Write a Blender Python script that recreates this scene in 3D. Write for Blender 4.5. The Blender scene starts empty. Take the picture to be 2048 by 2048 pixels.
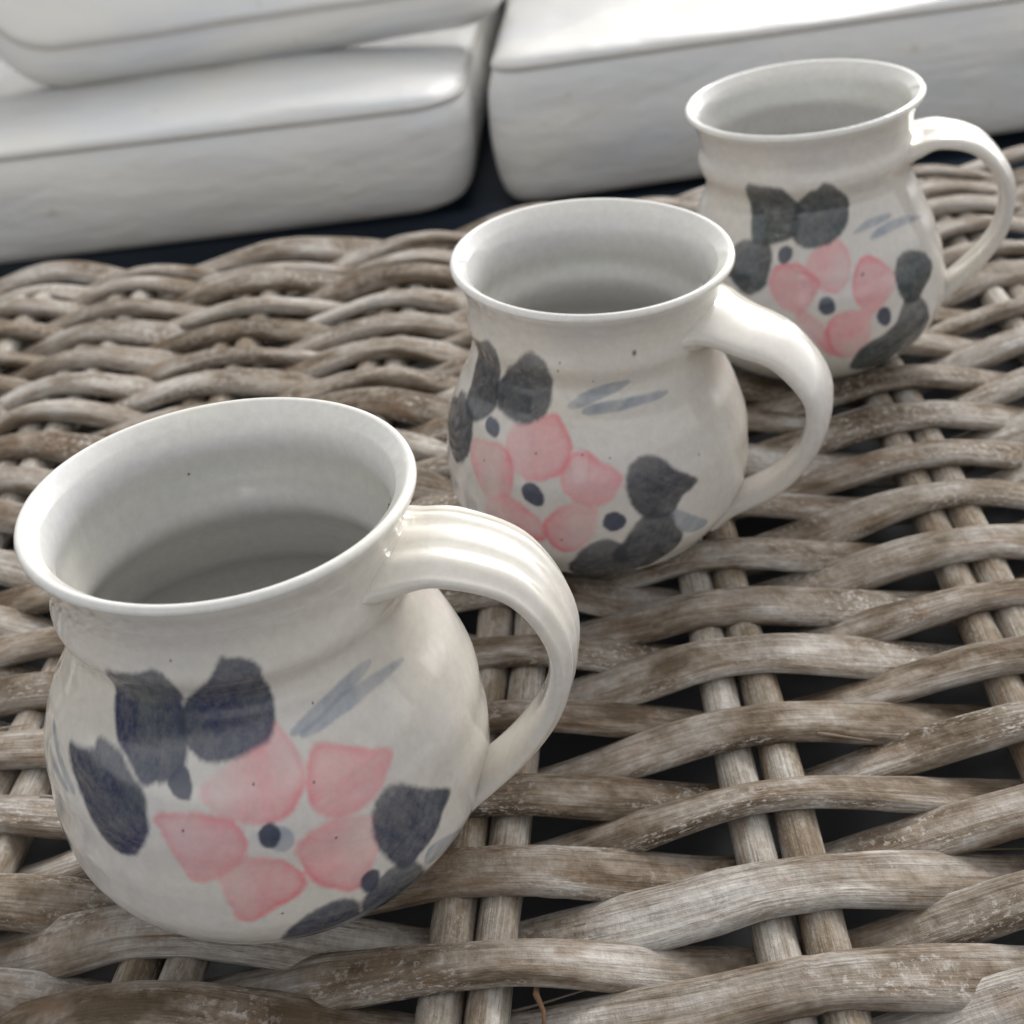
import bpy, math, random
import numpy as np
from mathutils import Matrix, Vector

S = 0.01                                   # everything below is laid out in centimetres
sc = bpy.context.scene
C = sc.collection
rng = np.random.default_rng(11)
random.seed(11)

# ------------------------------------------------------------------ camera
cd = bpy.data.cameras.new('camera'); cam = bpy.data.objects.new('camera', cd); C.objects.link(cam)
right = Vector((0.99471894, -0.0538097, -0.08739992)); up = Vector((0.10263640, 0.52150633, 0.84705190)); fwd = Vector((0, 0.85154898, -0.52427506))
M = Matrix((right, up, -fwd)).transposed().to_4x4()
M.translation = Vector((0, 0, 24.40664)) * S
cam.matrix_world = M
cd.sensor_fit = 'HORIZONTAL'; cd.sensor_width = 36.0; cd.lens = 36.0 * 1.409740
cd.clip_start = 0.01; cd.clip_end = 200
cd.dof.use_dof = True; cd.dof.focus_distance = 0.32; cd.dof.aperture_fstop = 21
sc.camera = cam

# ------------------------------------------------------------------ sky, sun, exposure
SUN_EL, SUN_AZ = math.radians(33), math.radians(27)        # bright overcast, brightest behind the mugs
w = bpy.data.worlds.new('World'); sc.world = w; w.use_nodes = True
nt = w.node_tree; nt.nodes.clear()
sky = nt.nodes.new('ShaderNodeTexSky'); sky.sky_type = 'NISHITA'; sky.sun_disc = False
sky.sun_elevation = SUN_EL; sky.sun_rotation = SUN_AZ
sky.air_density = 1.0; sky.dust_density = 2.5; sky.ozone_density = 1.0
hs = nt.nodes.new('ShaderNodeHueSaturation'); hs.inputs['Saturation'].default_value = 0.08
bg = nt.nodes.new('ShaderNodeBackground'); bg.inputs['Strength'].default_value = 0.15
ow = nt.nodes.new('ShaderNodeOutputWorld')
nt.links.new(sky.outputs[0], hs.inputs['Color']); nt.links.new(hs.outputs[0], bg.inputs['Color']); nt.links.new(bg.outputs[0], ow.inputs['Surface'])
ld = bpy.data.lights.new('sun', 'SUN'); ld.energy = 0.75; ld.angle = math.radians(12); ld.color = (1.0, 0.955, 0.89)
lo = bpy.data.objects.new('sun', ld); C.objects.link(lo)
sd = Vector((math.sin(SUN_AZ) * math.cos(SUN_EL), math.cos(SUN_AZ) * math.cos(SUN_EL), math.sin(SUN_EL)))
lo.rotation_euler = sd.to_track_quat('Z', 'Y').to_euler()
sc.view_settings.view_transform = 'Standard'; sc.view_settings.look = 'None'
sc.view_settings.exposure = 0.84; sc.view_settings.gamma = 1

# brush strokes as (angle, height) on each pot; pot pose + profile; handle curve
PAINT = [{"dark":[[[-2.1684,7.545],[-2.0734,7.558],[-1.9744,7.61],[-1.9137,7.723],[-1.8433,7.754],[-1.7872,7.58],[-1.7636,7.25],[-1.7838,6.808],[-1.7821,6.531],[-1.7821,6.116],[-1.7763,5.894],[-1.8076,5.622],[-1.8822,5.415],[-1.9594,5.346],[-2.009,5.365],[-2.0716,5.637],[-2.1372,5.823],[-2.183,6.148],[-2.1965,6.642],[-2.1718,7.133]],[[-1.5033,8.055],[-1.4864,7.933],[-1.3979,7.861],[-1.3454,7.733],[-1.3429,7.375],[-1.313,6.964],[-1.3095,6.564],[-1.3306,6.214],[-1.3973,5.987],[-1.4924,5.86],[-1.5825,5.793],[-1.6707,5.813],[-1.7297,5.924],[-1.767,6.061],[-1.7954,6.343],[-1.7938,6.664],[-1.7294,6.96],[-1.6636,7.242],[-1.5847,7.511],[-1.5366,7.787]],[[-2.5264,5.315],[-2.4229,5.366],[-2.3262,5.442],[-2.2941,5.545],[-2.2992,5.71],[-2.2512,5.775],[-2.1588,5.66],[-2.128,5.638],[-2.0606,5.376],[-2.0056,5.199],[-1.9768,4.822],[-1.9673,4.461],[-1.9934,4.087],[-2.0501,3.78],[-2.1108,3.663],[-2.1696,3.685],[-2.2468,4.032],[-2.3108,4.474],[-2.4075,4.866]],[[-1.0042,3.974],[-0.9596,4.225],[-0.8871,4.238],[-0.816,4.029],[-0.7479,3.626],[-0.6644,3.333],[-0.5964,3.098],[-0.633,2.902],[-0.6828,2.756],[-0.7235,2.476],[-0.7681,2.297],[-0.8336,2.243],[-0.8723,2.07],[-0.9123,2.133],[-0.9662,2.472],[-1.005,2.917],[-1.0204,3.382]],[[-0.9559,2.298],[-0.8788,2.142],[-0.8137,1.571],[-0.7369,0.636],[-0.8577,0.636],[-0.972,0.635],[-1.0797,0.845],[-1.1349,1.36],[-1.1131,1.879],[-1.0344,2.207]],[[-1.4891,1.314],[-1.4078,1.826],[-1.3236,2.08],[-1.2439,2.128],[-1.1806,1.976],[-1.15,1.651],[-1.155,1.192],[-1.0798,1.229],[-0.9839,0.638],[-1.0332,0.636],[-1.141,0.635],[-1.2664,0.637],[-1.411,0.637],[-1.5121,0.715]]],"dot":[[[-1.8591,5.425],[-1.83,5.537],[-1.7847,5.601],[-1.7656,5.472],[-1.761,5.258],[-1.7789,5.12],[-1.8145,5.166],[-1.8511,5.292]],[[-1.488,4.291],[-1.4675,4.437],[-1.4293,4.448],[-1.4119,4.313],[-1.4196,4.114],[-1.4451,4.031],[-1.4744,4.08]],[[-1.1241,2.311],[-1.1038,2.521],[-1.0752,2.542],[-1.0454,2.426],[-1.0568,2.19],[-1.0895,2.006],[-1.1164,2.078]]],"wash":[[[-1.4251,4.395],[-1.3815,4.379],[-1.3569,4.207],[-1.3614,3.997],[-1.3955,3.856],[-1.4311,3.905],[-1.4474,4.037]],[[-1.271,5.952],[-1.212,6.111],[-1.1429,6.258],[-1.0454,6.391],[-0.9204,6.529],[-0.7883,6.603],[-0.6864,6.56],[-0.7864,6.421],[-0.9248,6.304],[-1.0235,6.166],[-1.1107,6.061],[-1.1847,5.961]],[[-1.2193,5.917],[-1.1302,6.031],[-1.0412,6.165],[-0.9619,6.307],[-0.8481,6.284],[-0.6964,6.253],[-0.4513,6.057],[-0.6543,6.086],[-0.8183,6.059],[-0.9263,5.993],[-1.0381,5.947],[-1.1278,5.881],[-1.1933,5.857]],[[-0.7914,2.114],[-0.7146,2.066],[-0.6004,1.822],[-0.4506,1.273],[-0.5395,1.19],[-0.6932,1.408],[-0.8072,1.658]],[[-2.7826,5.363],[-2.6308,5.073],[-2.4979,4.73],[-2.4045,4.509],[-2.4212,4.434],[-2.5242,4.63],[-2.6651,4.984]],[[-2.7451,4.761],[-2.6581,4.654],[-2.5532,4.518],[-2.4562,4.418],[-2.4852,4.341],[-2.5993,4.462],[-2.696,4.542]]],"pink":[[[-1.318,6.29],[-1.3013,6.07],[-1.2733,5.814],[-1.2443,5.505],[-1.2495,5.233],[-1.2825,4.93],[-1.3423,4.676],[-1.4115,4.571],[-1.4879,4.568],[-1.5615,4.656],[-1.6328,4.89],[-1.6955,5.123],[-1.7002,5.262],[-1.6476,5.47],[-1.5569,5.679],[-1.4934,5.834],[-1.3973,5.987]],[[-1.1512,5.63],[-1.0752,5.459],[-0.9719,5.225],[-0.8322,4.884],[-0.8418,4.812],[-0.8968,4.62],[-0.9581,4.366],[-1.042,4.224],[-1.1291,4.181],[-1.1903,4.31],[-1.2353,4.589],[-1.2487,4.884],[-1.2327,5.212],[-1.1936,5.496]],[[-1.332,3.872],[-1.3059,4.055],[-1.2374,4.153],[-1.1568,4.168],[-1.0803,4.039],[-1.0061,3.837],[-1.0224,3.468],[-1.0221,3.058],[-1.0655,2.85],[-1.091,2.482],[-1.1469,2.241],[-1.2324,2.517],[-1.298,2.89],[-1.3333,3.327],[-1.3426,3.658]],[[-1.691,3.421],[-1.6439,3.686],[-1.565,3.802],[-1.4681,3.739],[-1.3911,3.461],[-1.3487,3.07],[-1.3642,2.799],[-1.42,2.626],[-1.4883,2.449],[-1.5563,2.291],[-1.5998,2.134],[-1.6461,2.25],[-1.6555,2.664],[-1.6708,3.098]],[[-1.9317,4.707],[-1.8519,4.784],[-1.7413,4.801],[-1.6373,4.715],[-1.5767,4.574],[-1.5488,4.267],[-1.5584,3.989],[-1.6205,3.638],[-1.6923,3.383],[-1.786,3.286],[-1.8053,3.478],[-1.8346,3.776],[-1.8613,4.206],[-1.8971,4.515]]],"speck":[[-1.1074,6.399,0.023],[-1.2155,5.053,0.023],[-1.8003,4.489,0.023],[-1.1871,3.782,0.023],[-1.4652,2.209,0.023],[-1.473,5.299,0.017],[0.0739,7.633,0.017],[-1.7627,8.023,0.017]]},{"dark":[[[-2.896,7.106],[-2.7866,7.153],[-2.6583,7.358],[-2.604,7.507],[-2.5462,7.487],[-2.4744,7.242],[-2.5065,6.779],[-2.521,6.422],[-2.524,6.157],[-2.4917,5.885],[-2.5101,5.555],[-2.5743,5.254],[-2.6559,5.03],[-2.7591,5.038],[-2.8584,5.176],[-2.8848,5.585],[-2.8957,6.099],[-2.876,6.544],[-2.9013,6.779]],[[-2.1585,7.66],[-2.09,7.531],[-2.0381,7.396],[-2.0118,7.069],[-2.0109,6.592],[-2.017,6.206],[-2.0601,5.882],[-2.124,5.664],[-2.2278,5.534],[-2.3269,5.54],[-2.425,5.663],[-2.5034,5.869],[-2.524,6.157],[-2.4695,6.523],[-2.3645,6.963],[-2.2691,7.243]],[[-3.0413,5.18],[-2.9169,5.261],[-2.8584,5.176],[-2.706,5.132],[-2.6775,4.866],[-2.6418,4.548],[-2.6385,4.16],[-2.69,3.738],[-2.7855,3.476],[-2.8974,3.489],[-2.9852,3.709],[-3.112,3.976],[3.091,4.294],[3.0999,4.538],[3.1372,4.736],[-3.0034,4.95]],[[-1.4697,4.177],[-1.4416,4.517],[-1.385,4.71],[-1.2937,4.722],[-1.2243,4.539],[-1.1751,4.21],[-1.0866,3.924],[-0.9802,3.641],[-1.0455,3.482],[-1.1306,3.274],[-1.1707,2.973],[-1.239,2.814],[-1.3558,2.928],[-1.4311,3.29],[-1.4686,3.728]],[[-1.3555,3.037],[-1.2396,2.929],[-1.1934,2.783],[-1.1745,2.364],[-1.0949,1.9],[-1.1234,1.372],[-1.202,0.911],[-1.3155,0.562],[-1.4761,1.022],[-1.5762,1.645],[-1.5083,2.136],[-1.4394,2.63]],[[-1.8676,1.1],[-1.7829,1.86],[-1.6983,2.2],[-1.6033,2.302],[-1.5357,2.152],[-1.5074,1.797],[-1.4655,1.165],[-1.3587,0.658],[-1.4431,0.307],[-1.6277,0.306],[-1.8096,0.306],[-1.8853,0.566]]],"dot":[[[-2.5349,5.191],[-2.5062,5.322],[-2.4457,5.314],[-2.4012,5.166],[-2.4117,4.975],[-2.4631,4.933],[-2.5065,5.022]],[[-2.1397,3.796],[-2.1103,3.94],[-2.0578,3.943],[-2.0202,3.778],[-2.0124,3.516],[-2.0418,3.384],[-2.0933,3.437],[-2.1314,3.566]],[[-1.6208,3.0],[-1.6001,3.175],[-1.5531,3.227],[-1.5068,3.095],[-1.5007,2.906],[-1.5348,2.697],[-1.5819,2.665],[-1.6123,2.808]]],"wash":[[[-1.1939,3.009],[-1.1305,2.83],[-0.9875,2.32],[-0.8542,1.847],[-0.9743,1.804],[-1.0699,1.932],[-1.1427,2.387]],[[-1.8841,6.152],[-1.7921,6.439],[-1.6747,6.668],[-1.5412,6.804],[-1.3713,6.849],[-1.4239,6.647],[-1.5602,6.482],[-1.6936,6.288],[-1.8256,6.106]],[[-1.7762,6.013],[-1.694,6.224],[-1.5455,6.287],[-1.4283,6.298],[-1.2707,6.313],[-1.0403,6.235],[-1.1653,6.123],[-1.3293,6.112],[-1.4667,6.044],[-1.6146,5.988],[-1.7276,5.974]]],"pink":[[[-1.9664,5.962],[-1.9195,5.663],[-1.8496,5.301],[-1.8304,4.977],[-1.8695,4.572],[-1.9521,4.302],[-2.0531,4.169],[-2.1615,4.192],[-2.2426,4.41],[-2.297,4.763],[-2.3053,5.163],[-2.2571,5.411],[-2.1563,5.583],[-2.0395,5.779]],[[-1.823,4.979],[-1.728,4.991],[-1.6571,4.764],[-1.5754,4.522],[-1.4952,4.312],[-1.5404,4.028],[-1.5973,3.658],[-1.6779,3.54],[-1.771,3.605],[-1.838,3.788],[-1.8799,4.155],[-1.8831,4.51]],[[-2.011,2.751],[-1.9504,3.105],[-1.866,3.44],[-1.7578,3.539],[-1.6786,3.403],[-1.6874,2.973],[-1.71,2.513],[-1.7667,2.117],[-1.8235,1.933],[-1.9085,1.881],[-1.9892,2.224]],[[-2.4387,2.927],[-2.3203,3.298],[-2.2343,3.398],[-2.1399,3.204],[-2.0523,2.937],[-2.0121,2.672],[-2.004,2.21],[-2.0792,2.128],[-2.2024,2.271],[-2.337,2.429],[-2.4292,2.558]],[[-2.6283,4.509],[-2.5252,4.624],[-2.4033,4.746],[-2.306,4.752],[-2.2512,4.398],[-2.2134,3.938],[-2.2511,3.479],[-2.3392,3.192],[-2.4358,3.084],[-2.4962,3.474],[-2.5728,3.883],[-2.6143,4.208]]],"speck":[[-1.3544,7.683,0.08],[-1.9357,7.258,0.034],[-1.9207,7.501,0.028],[-1.757,4.933,0.023],[-1.8959,2.299,0.028],[-1.575,4.83,0.023],[-0.9426,4.302,0.023],[-1.6729,6.927,0.017],[-2.4702,4.175,0.023]]},{"dark":[[[-2.3365,7.691],[-2.2905,7.614],[-2.1637,7.656],[-2.0627,7.638],[-1.9837,7.503],[-1.9292,7.118],[-1.8658,6.866],[-1.8687,6.476],[-1.886,6.029],[-1.9807,5.869],[-2.0752,5.751],[-2.1227,5.687],[-2.2225,5.658],[-2.2937,5.687],[-2.3178,6.244],[-2.3378,6.707],[-2.359,7.095]],[[-1.6477,7.665],[-1.568,7.517],[-1.4585,7.168],[-1.3926,6.841],[-1.4121,6.435],[-1.4708,6.022],[-1.5456,5.79],[-1.6433,5.647],[-1.7656,5.586],[-1.8555,5.692],[-1.9175,5.923],[-1.9348,6.201],[-1.9182,6.66],[-1.8822,6.903],[-1.7766,7.382],[-1.6804,7.484]],[[-2.4437,5.485],[-2.3508,5.715],[-2.2437,5.765],[-2.1404,5.74],[-2.1082,5.408],[-2.1132,4.894],[-2.1429,4.416],[-2.1984,4.122],[-2.2895,4.04],[-2.3754,4.226],[-2.4567,4.528],[-2.4964,4.735],[-2.4928,5.155]],[[-1.0942,4.278],[-1.0445,4.577],[-0.9544,4.658],[-0.8314,4.471],[-0.7258,4.172],[-0.6824,3.757],[-0.7547,3.431],[-0.8597,3.235],[-0.9158,3.008],[-0.9803,2.927],[-1.0521,3.056],[-1.0943,3.581],[-1.1055,3.981]],[[-1.048,3.181],[-0.9158,3.008],[-0.8465,2.596],[-0.7924,1.98],[-0.7577,1.441],[-0.8455,1.071],[-0.939,0.935],[-1.0808,0.882],[-1.0209,0.315],[-1.1935,0.327],[-1.3958,0.651],[-1.4909,0.944],[-1.4647,1.595],[-1.3732,1.957],[-1.2424,2.133],[-1.1485,2.405],[-1.0946,2.795]]],"dot":[[[-2.0372,5.362],[-2.0244,5.56],[-1.9784,5.618],[-1.9348,5.533],[-1.9383,5.309],[-1.9745,5.139],[-2.0195,5.165]],[[-1.727,3.661],[-1.7078,3.851],[-1.6714,3.892],[-1.6368,3.812],[-1.6227,3.604],[-1.6425,3.408],[-1.6783,3.366],[-1.7124,3.447]],[[-1.3057,2.919],[-1.2872,3.09],[-1.2493,3.117],[-1.2138,2.987],[-1.202,2.768],[-1.2194,2.576],[-1.2612,2.558],[-1.2974,2.708]]],"wash":[[[-1.4086,5.777],[-1.2999,5.998],[-1.1587,6.09],[-0.9733,5.994],[-1.033,5.888],[-1.1992,5.871],[-1.313,5.809]],[[-1.2822,5.491],[-1.1756,5.699],[-0.9999,5.787],[-0.7851,5.645],[-0.5231,5.226],[-0.7895,5.464],[-0.9865,5.529],[-1.1575,5.474]]],"pink":[[[-1.54,5.73],[-1.4977,5.419],[-1.4665,5.051],[-1.4816,4.659],[-1.5214,4.276],[-1.595,4.059],[-1.6746,4.139],[-1.7383,4.405],[-1.7961,4.775],[-1.8001,5.116],[-1.7379,5.437],[-1.6433,5.647]],[[-1.3465,4.974],[-1.2707,4.896],[-1.2046,4.61],[-1.1386,4.279],[-1.1247,3.884],[-1.1892,3.533],[-1.259,3.31],[-1.3401,3.03],[-1.394,3.158],[-1.442,3.528],[-1.4758,3.873],[-1.4472,4.394],[-1.418,4.781]],[[-1.6906,2.826],[-1.6351,3.183],[-1.5413,3.304],[-1.4477,3.248],[-1.3538,3.046],[-1.3596,2.654],[-1.389,2.129],[-1.4545,1.752],[-1.5473,1.562],[-1.6305,1.773],[-1.6818,2.267]],[[-1.8777,3.655],[-1.8017,3.325],[-1.7276,2.976],[-1.6853,2.689],[-1.6694,2.188],[-1.6434,1.7],[-1.7458,2.303],[-1.8308,2.882],[-1.9055,3.344]],[[-2.0824,4.842],[-1.974,5.084],[-1.8581,5.016],[-1.7759,4.711],[-1.724,4.459],[-1.7551,4.115],[-1.8117,3.704],[-1.866,3.402],[-1.9709,3.594],[-2.053,3.956],[-2.1069,4.487]]],"speck":[[-1.3815,4.462,0.054]]}]
MUGS = [[-6.1014, 26.3683, 0.0093, 0.0009, 9.3764, 2.8609, 3.9356, 4.5383, 4.967, 5.0494, 4.9968, 4.8475, 4.4912, 4.0856, 3.8614, 3.7868, 3.8465, 3.8329, 3.9457, 4.1474], [2.7312, 39.0255, 0.049, 0.0287, 8.9947, 2.9659, 3.5462, 4.0077, 4.4712, 4.5775, 4.5757, 4.4192, 4.1117, 3.7946, 3.6422, 3.5765, 3.5973, 3.6202, 3.7507, 3.986], [12.1975, 50.0101, 0.015, -0.0638, 9.4028, 3.2974, 3.757, 4.3024, 4.7337, 4.8221, 4.6918, 4.462, 4.1556, 3.856, 3.6453, 3.5694, 3.7688, 3.6562, 3.7995, 4.0635]]
ZK = [0.0, 0.03763, 0.09677, 0.1828, 0.27957, 0.37634, 0.47312, 0.55914, 0.63441, 0.68817, 0.74194, 0.80645, 0.88172, 0.94624, 1.0]
HANDLES = [[-0.2151, 3.8743, 8.0656, 4.8921, 8.191, 6.2763, 7.6528, 7.0519, 6.2087, 6.8406, 4.5152, 5.9793, 2.9926, 4.6226, 1.4722, 3.1663, 2.532, 1.7992, 1.7888, 0.5567], [-0.4165, 3.6055, 7.5525, 4.4246, 7.2632, 5.6641, 6.7872, 6.6483, 5.5302, 6.5672, 3.9657, 5.7235, 2.5302, 4.3034, 1.3787, 3.2542, 2.5767, 1.8666, 1.5241, 0.6527], [-0.2476, 3.7584, 7.5988, 4.6172, 7.7603, 5.8697, 7.3158, 6.7716, 6.0028, 6.7577, 4.4237, 5.9771, 3.1015, 4.6093, 1.7989, 3.0321, 2.3434, 1.475, 1.5729, 0.5498]]


# ------------------------------------------------------------------ helpers
def vnoise(x, y, seed=0):
    """smooth 2-D value noise in -1..1"""
    x = np.asarray(x, float); y = np.asarray(y, float)
    xi = np.floor(x).astype(np.int64); yi = np.floor(y).astype(np.int64); fx = x - xi; fy = y - yi
    fx = fx * fx * (3 - 2 * fx); fy = fy * fy * (3 - 2 * fy)
    def h(a, b):
        n = (a * 374761393 + b * 668265263 + seed * 974634777) & 0xffffffff
        n = ((n ^ (n >> 13)) * 1274126177) & 0xffffffff
        n = n ^ (n >> 16)
        return (n & 0xffff) / 32767.5 - 1
    return (h(xi, yi) * (1 - fx) + h(xi + 1, yi) * fx) * (1 - fy) + (h(xi, yi + 1) * (1 - fx) + h(xi + 1, yi + 1) * fx) * fy

def grid_mesh(name, P, closed_v=True, caps=True, uv=None, smooth=True):
    """P: (n, m, 3) rings in centimetres"""
    n, m, _ = P.shape
    co = (P.reshape(-1, 3) * S)
    i = np.arange(n - 1)[:, None]; j = np.arange(m if closed_v else m - 1)[None, :]
    j2 = (j + 1) % m
    q = np.stack([i * m + j, i * m + j2, (i + 1) * m + j2, (i + 1) * m + j], -1).reshape(-1, 4)
    nq = len(q); loops = q.ravel(); starts = np.arange(nq) * 4
    if caps and closed_v:
        c0 = np.arange(m)[::-1]; c1 = (n - 1) * m + np.arange(m)
        loops = np.concatenate([loops, c0, c1]); starts = np.concatenate([starts, [nq * 4, nq * 4 + m]])
    me = bpy.data.meshes.new(name)
    me.vertices.add(len(co)); me.vertices.foreach_set('co', co.ravel())
    me.loops.add(len(loops)); me.loops.foreach_set('vertex_index', loops.astype(np.int32))
    me.polygons.add(len(starts)); me.polygons.foreach_set('loop_start', starts.astype(np.int32))
    me.update(calc_edges=True)
    if smooth: me.polygons.foreach_set('use_smooth', np.ones(len(starts), bool))
    if uv is not None:
        U = uv.reshape(-1, 2)[loops]
        lay = me.uv_layers.new(name='UVMap'); lay.data.foreach_set('uv', U.ravel())
    me.validate()
    return me

def tube(pts, r, m=8):
    pts = np.array(pts, float); n = len(pts); T = np.gradient(pts, axis=0); T /= np.linalg.norm(T, axis=1)[:, None]
    ref = np.array([0.3, 0.1, 1.]); a = np.cross(T, ref); a /= np.linalg.norm(a, axis=1)[:, None]; b = np.cross(T, a)
    ph = np.linspace(0, 2 * np.pi, m, endpoint=False); r = np.broadcast_to(np.array(r, float), (n,))
    return pts[:, None, :] + r[:, None, None] * (np.cos(ph)[None, :, None] * a[:, None, :] + np.sin(ph)[None, :, None] * b[:, None, :])

def link(name, me, m, parent=None):
    o = bpy.data.objects.new(name, me); C.objects.link(o)
    if m is not None: me.materials.append(m)
    if parent: o.parent = parent
    return o

def thing(name, label, cat, loc=(0, 0, 0), rot=(0, 0, 0), group=None):
    o = bpy.data.objects.new(name, None); C.objects.link(o); o.empty_display_size = .02
    o.location = Vector(loc) * S; o.rotation_euler = rot
    o['label'] = label; o['category'] = cat
    if group: o['group'] = group
    return o

def box_mesh(name, x0, x1, y0, y1, z0, z1, bev=0.3):
    me = bpy.data.meshes.new(name)
    import bmesh
    bm = bmesh.new(); bmesh.ops.create_cube(bm, size=1)
    for v in bm.verts:
        v.co = Vector(((x0 + x1) / 2 + v.co.x * (x1 - x0), (y0 + y1) / 2 + v.co.y * (y1 - y0), (z0 + z1) / 2 + v.co.z * (z1 - z0))) * S
    if bev: bmesh.ops.bevel(bm, geom=list(bm.edges), offset=bev * S, segments=3, affect='EDGES', profile=.6)
    bm.to_mesh(me); bm.free()
    return me

def mat(name):
    m = bpy.data.materials.new(name); m.use_nodes = True
    n = m.node_tree.nodes; l = m.node_tree.links
    return m, n, l, n['Principled BSDF']

def node(n, t, **kw):
    x = n.new(t)
    for k, v in kw.items():
        if hasattr(x, k): setattr(x, k, v)
        else: x.inputs[k].default_value = v
    return x

def ramp(n, l, src, stops):
    r = n.new('ShaderNodeValToRGB'); e = r.color_ramp.elements
    while len(e) < len(stops): e.new(.5)
    for k, (p, c) in enumerate(stops):
        e[k].position = p; e[k].color = (*c, 1) if len(c) == 3 else c
    l.new(src, r.inputs[0]); return r

def mix(n, l, a, b, f, mode='MIX'):
    x = n.new('ShaderNodeMix'); x.data_type = 'RGBA'; x.blend_type = mode
    for sock, v in ((x.inputs[0], f), (x.inputs[6], a), (x.inputs[7], b)):
        if hasattr(v, 'is_linked') or hasattr(v, 'links'): l.new(v, sock)
        elif isinstance(v, (int, float)): sock.default_value = v
        else: sock.default_value = (*v, 1)
    return x.outputs[2]

# ------------------------------------------------------------------ materials
def wicker_material(name, stops, scuff, rodlike=False):
    m, n, l, p = mat(name)
    uv = n.new('ShaderNodeUVMap'); uv.uv_map = 'UVMap'
    oi = n.new('ShaderNodeObjectInfo')
    off = n.new('ShaderNodeCombineXYZ'); mu = node(n, 'ShaderNodeMath', operation='MULTIPLY'); mu.inputs[1].default_value = 157.0
    l.new(oi.outputs['Random'], mu.inputs[0]); l.new(mu.outputs[0], off.inputs[0]); l.new(mu.outputs[0], off.inputs[2])
    ad = node(n, 'ShaderNodeVectorMath', operation='ADD'); l.new(uv.outputs[0], ad.inputs[0]); l.new(off.outputs[0], ad.inputs[1])
    def noise(sx, sy, scale, detail=3, rough=.55):
        mp = n.new('ShaderNodeMapping'); mp.inputs['Scale'].default_value = (sx, sy, 1); l.new(ad.outputs[0], mp.inputs[0])
        t = n.new('ShaderNodeTexNoise'); t.inputs['Scale'].default_value = scale; t.inputs['Detail'].default_value = detail; t.inputs['Roughness'].default_value = rough
        l.new(mp.outputs[0], t.inputs['Vector']); return t.outputs['Fac']
    grain = noise(.45, 14, 1.0, 4, .65)          # fine fibres along the cane
    fibre = noise(.16, 5, 1.0, 3)
    patch = noise(.42, 1.3, 1.0, 4, .65)           # weather patches
    big = noise(.07, .15, 1.0, 2)
    mott = noise(4.5, 5.5, 1.0, 5, .7)
    # patches + object tone pick the colour
    a = node(n, 'ShaderNodeMath', operation='MULTIPLY_ADD'); a.inputs[1].default_value = 2.3; l.new(patch, a.inputs[0])
    b = node(n, 'ShaderNodeMath', operation='MULTIPLY_ADD'); b.inputs[1].default_value = .9; l.new(big, b.inputs[0]); b.inputs[2].default_value = -.5 - 1.15 - .45 + .74; l.new(b.outputs[0], a.inputs[2])
    c = node(n, 'ShaderNodeMath', operation='MULTIPLY_ADD'); c.inputs[1].default_value = .42; l.new(oi.outputs['Random'], c.inputs[0]); l.new(a.outputs[0], c.inputs[2])
    base = ramp(n, l, c.outputs[0], stops).outputs[0]
    gr = ramp(n, l, grain, [(.32, (.60, .57, .54)), (.52, (.98, .98, .98)), (.75, (1.2, 1.2, 1.2))]).outputs[0]
    col = mix(n, l, base, gr, .75, 'MULTIPLY')
    fr = ramp(n, l, fibre, [(.36, (.66, .60, .52)), (.55, (1, 1, 1))]).outputs[0]
    col = mix(n, l, col, fr, .6, 'MULTIPLY')
    mr = ramp(n, l, mott, [(.40, (.76, .74, .72)), (.6, (1.08, 1.08, 1.08))]).outputs[0]
    col = mix(n, l, col, mr, .6, 'MULTIPLY')
    # pale scuffs: mottled noise gated by a patch mask
    gate = ramp(n, l, noise(.22, .9, 1.0, 3), [(.47, (0, 0, 0)), (.62, (1, 1, 1))]).outputs[0]
    sp = ramp(n, l, noise(5, 11, 1.0, 5, .75), [(.53, (0, 0, 0)), (.60, (1, 1, 1))]).outputs[0]
    sm = node(n, 'ShaderNodeMath', operation='MULTIPLY'); l.new(gate, sm.inputs[0]); l.new(sp, sm.inputs[1])
    sm2 = node(n, 'ShaderNodeMath', operation='MULTIPLY'); sm2.inputs[1].default_value = scuff; l.new(sm.outputs[0], sm2.inputs[0])
    col = mix(n, l, col, (.50, .47, .43), sm2.outputs[0])
    # rust brown stains
    st = ramp(n, l, noise(.35, 1.6, 1.3, 5, .7), [(.54, (0, 0, 0)), (.70, (1, 1, 1))]).outputs[0]
    sm3 = node(n, 'ShaderNodeMath', operation='MULTIPLY'); sm3.inputs[1].default_value = .6; l.new(st, sm3.inputs[0])
    col = mix(n, l, col, (.19, .115, .065), sm3.outputs[0])
    # dark pores
    po = ramp(n, l, noise(1.2, 22, 1.0, 2, .5), [(.26, (1, 1, 1)), (.32, (0, 0, 0))]).outputs[0]
    sm4 = node(n, 'ShaderNodeMath', operation='MULTIPLY'); sm4.inputs[1].default_value = .6; l.new(po, sm4.inputs[0])
    col = mix(n, l, col, (.06, .05, .04), sm4.outputs[0])
    l.new(col, p.inputs['Base Color'])
    p.inputs['Roughness'].default_value = .78; p.inputs['Specular IOR Level'].default_value = .18
    h = node(n, 'ShaderNodeMath', operation='ADD'); l.new(grain, h.inputs[0])
    h2 = node(n, 'ShaderNodeMath', operation='MULTIPLY_ADD'); h2.inputs[1].default_value = .8; l.new(mott, h2.inputs[0]); l.new(fibre, h2.inputs[2]); l.new(h2.outputs[0], h.inputs[1])
    bp = n.new('ShaderNodeBump'); bp.inputs['Strength'].default_value = .75; bp.inputs['Distance'].default_value = .0011
    l.new(h.outputs[0], bp.inputs['Height']); l.new(bp.outputs[0], p.inputs['Normal'])
    return m

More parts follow.
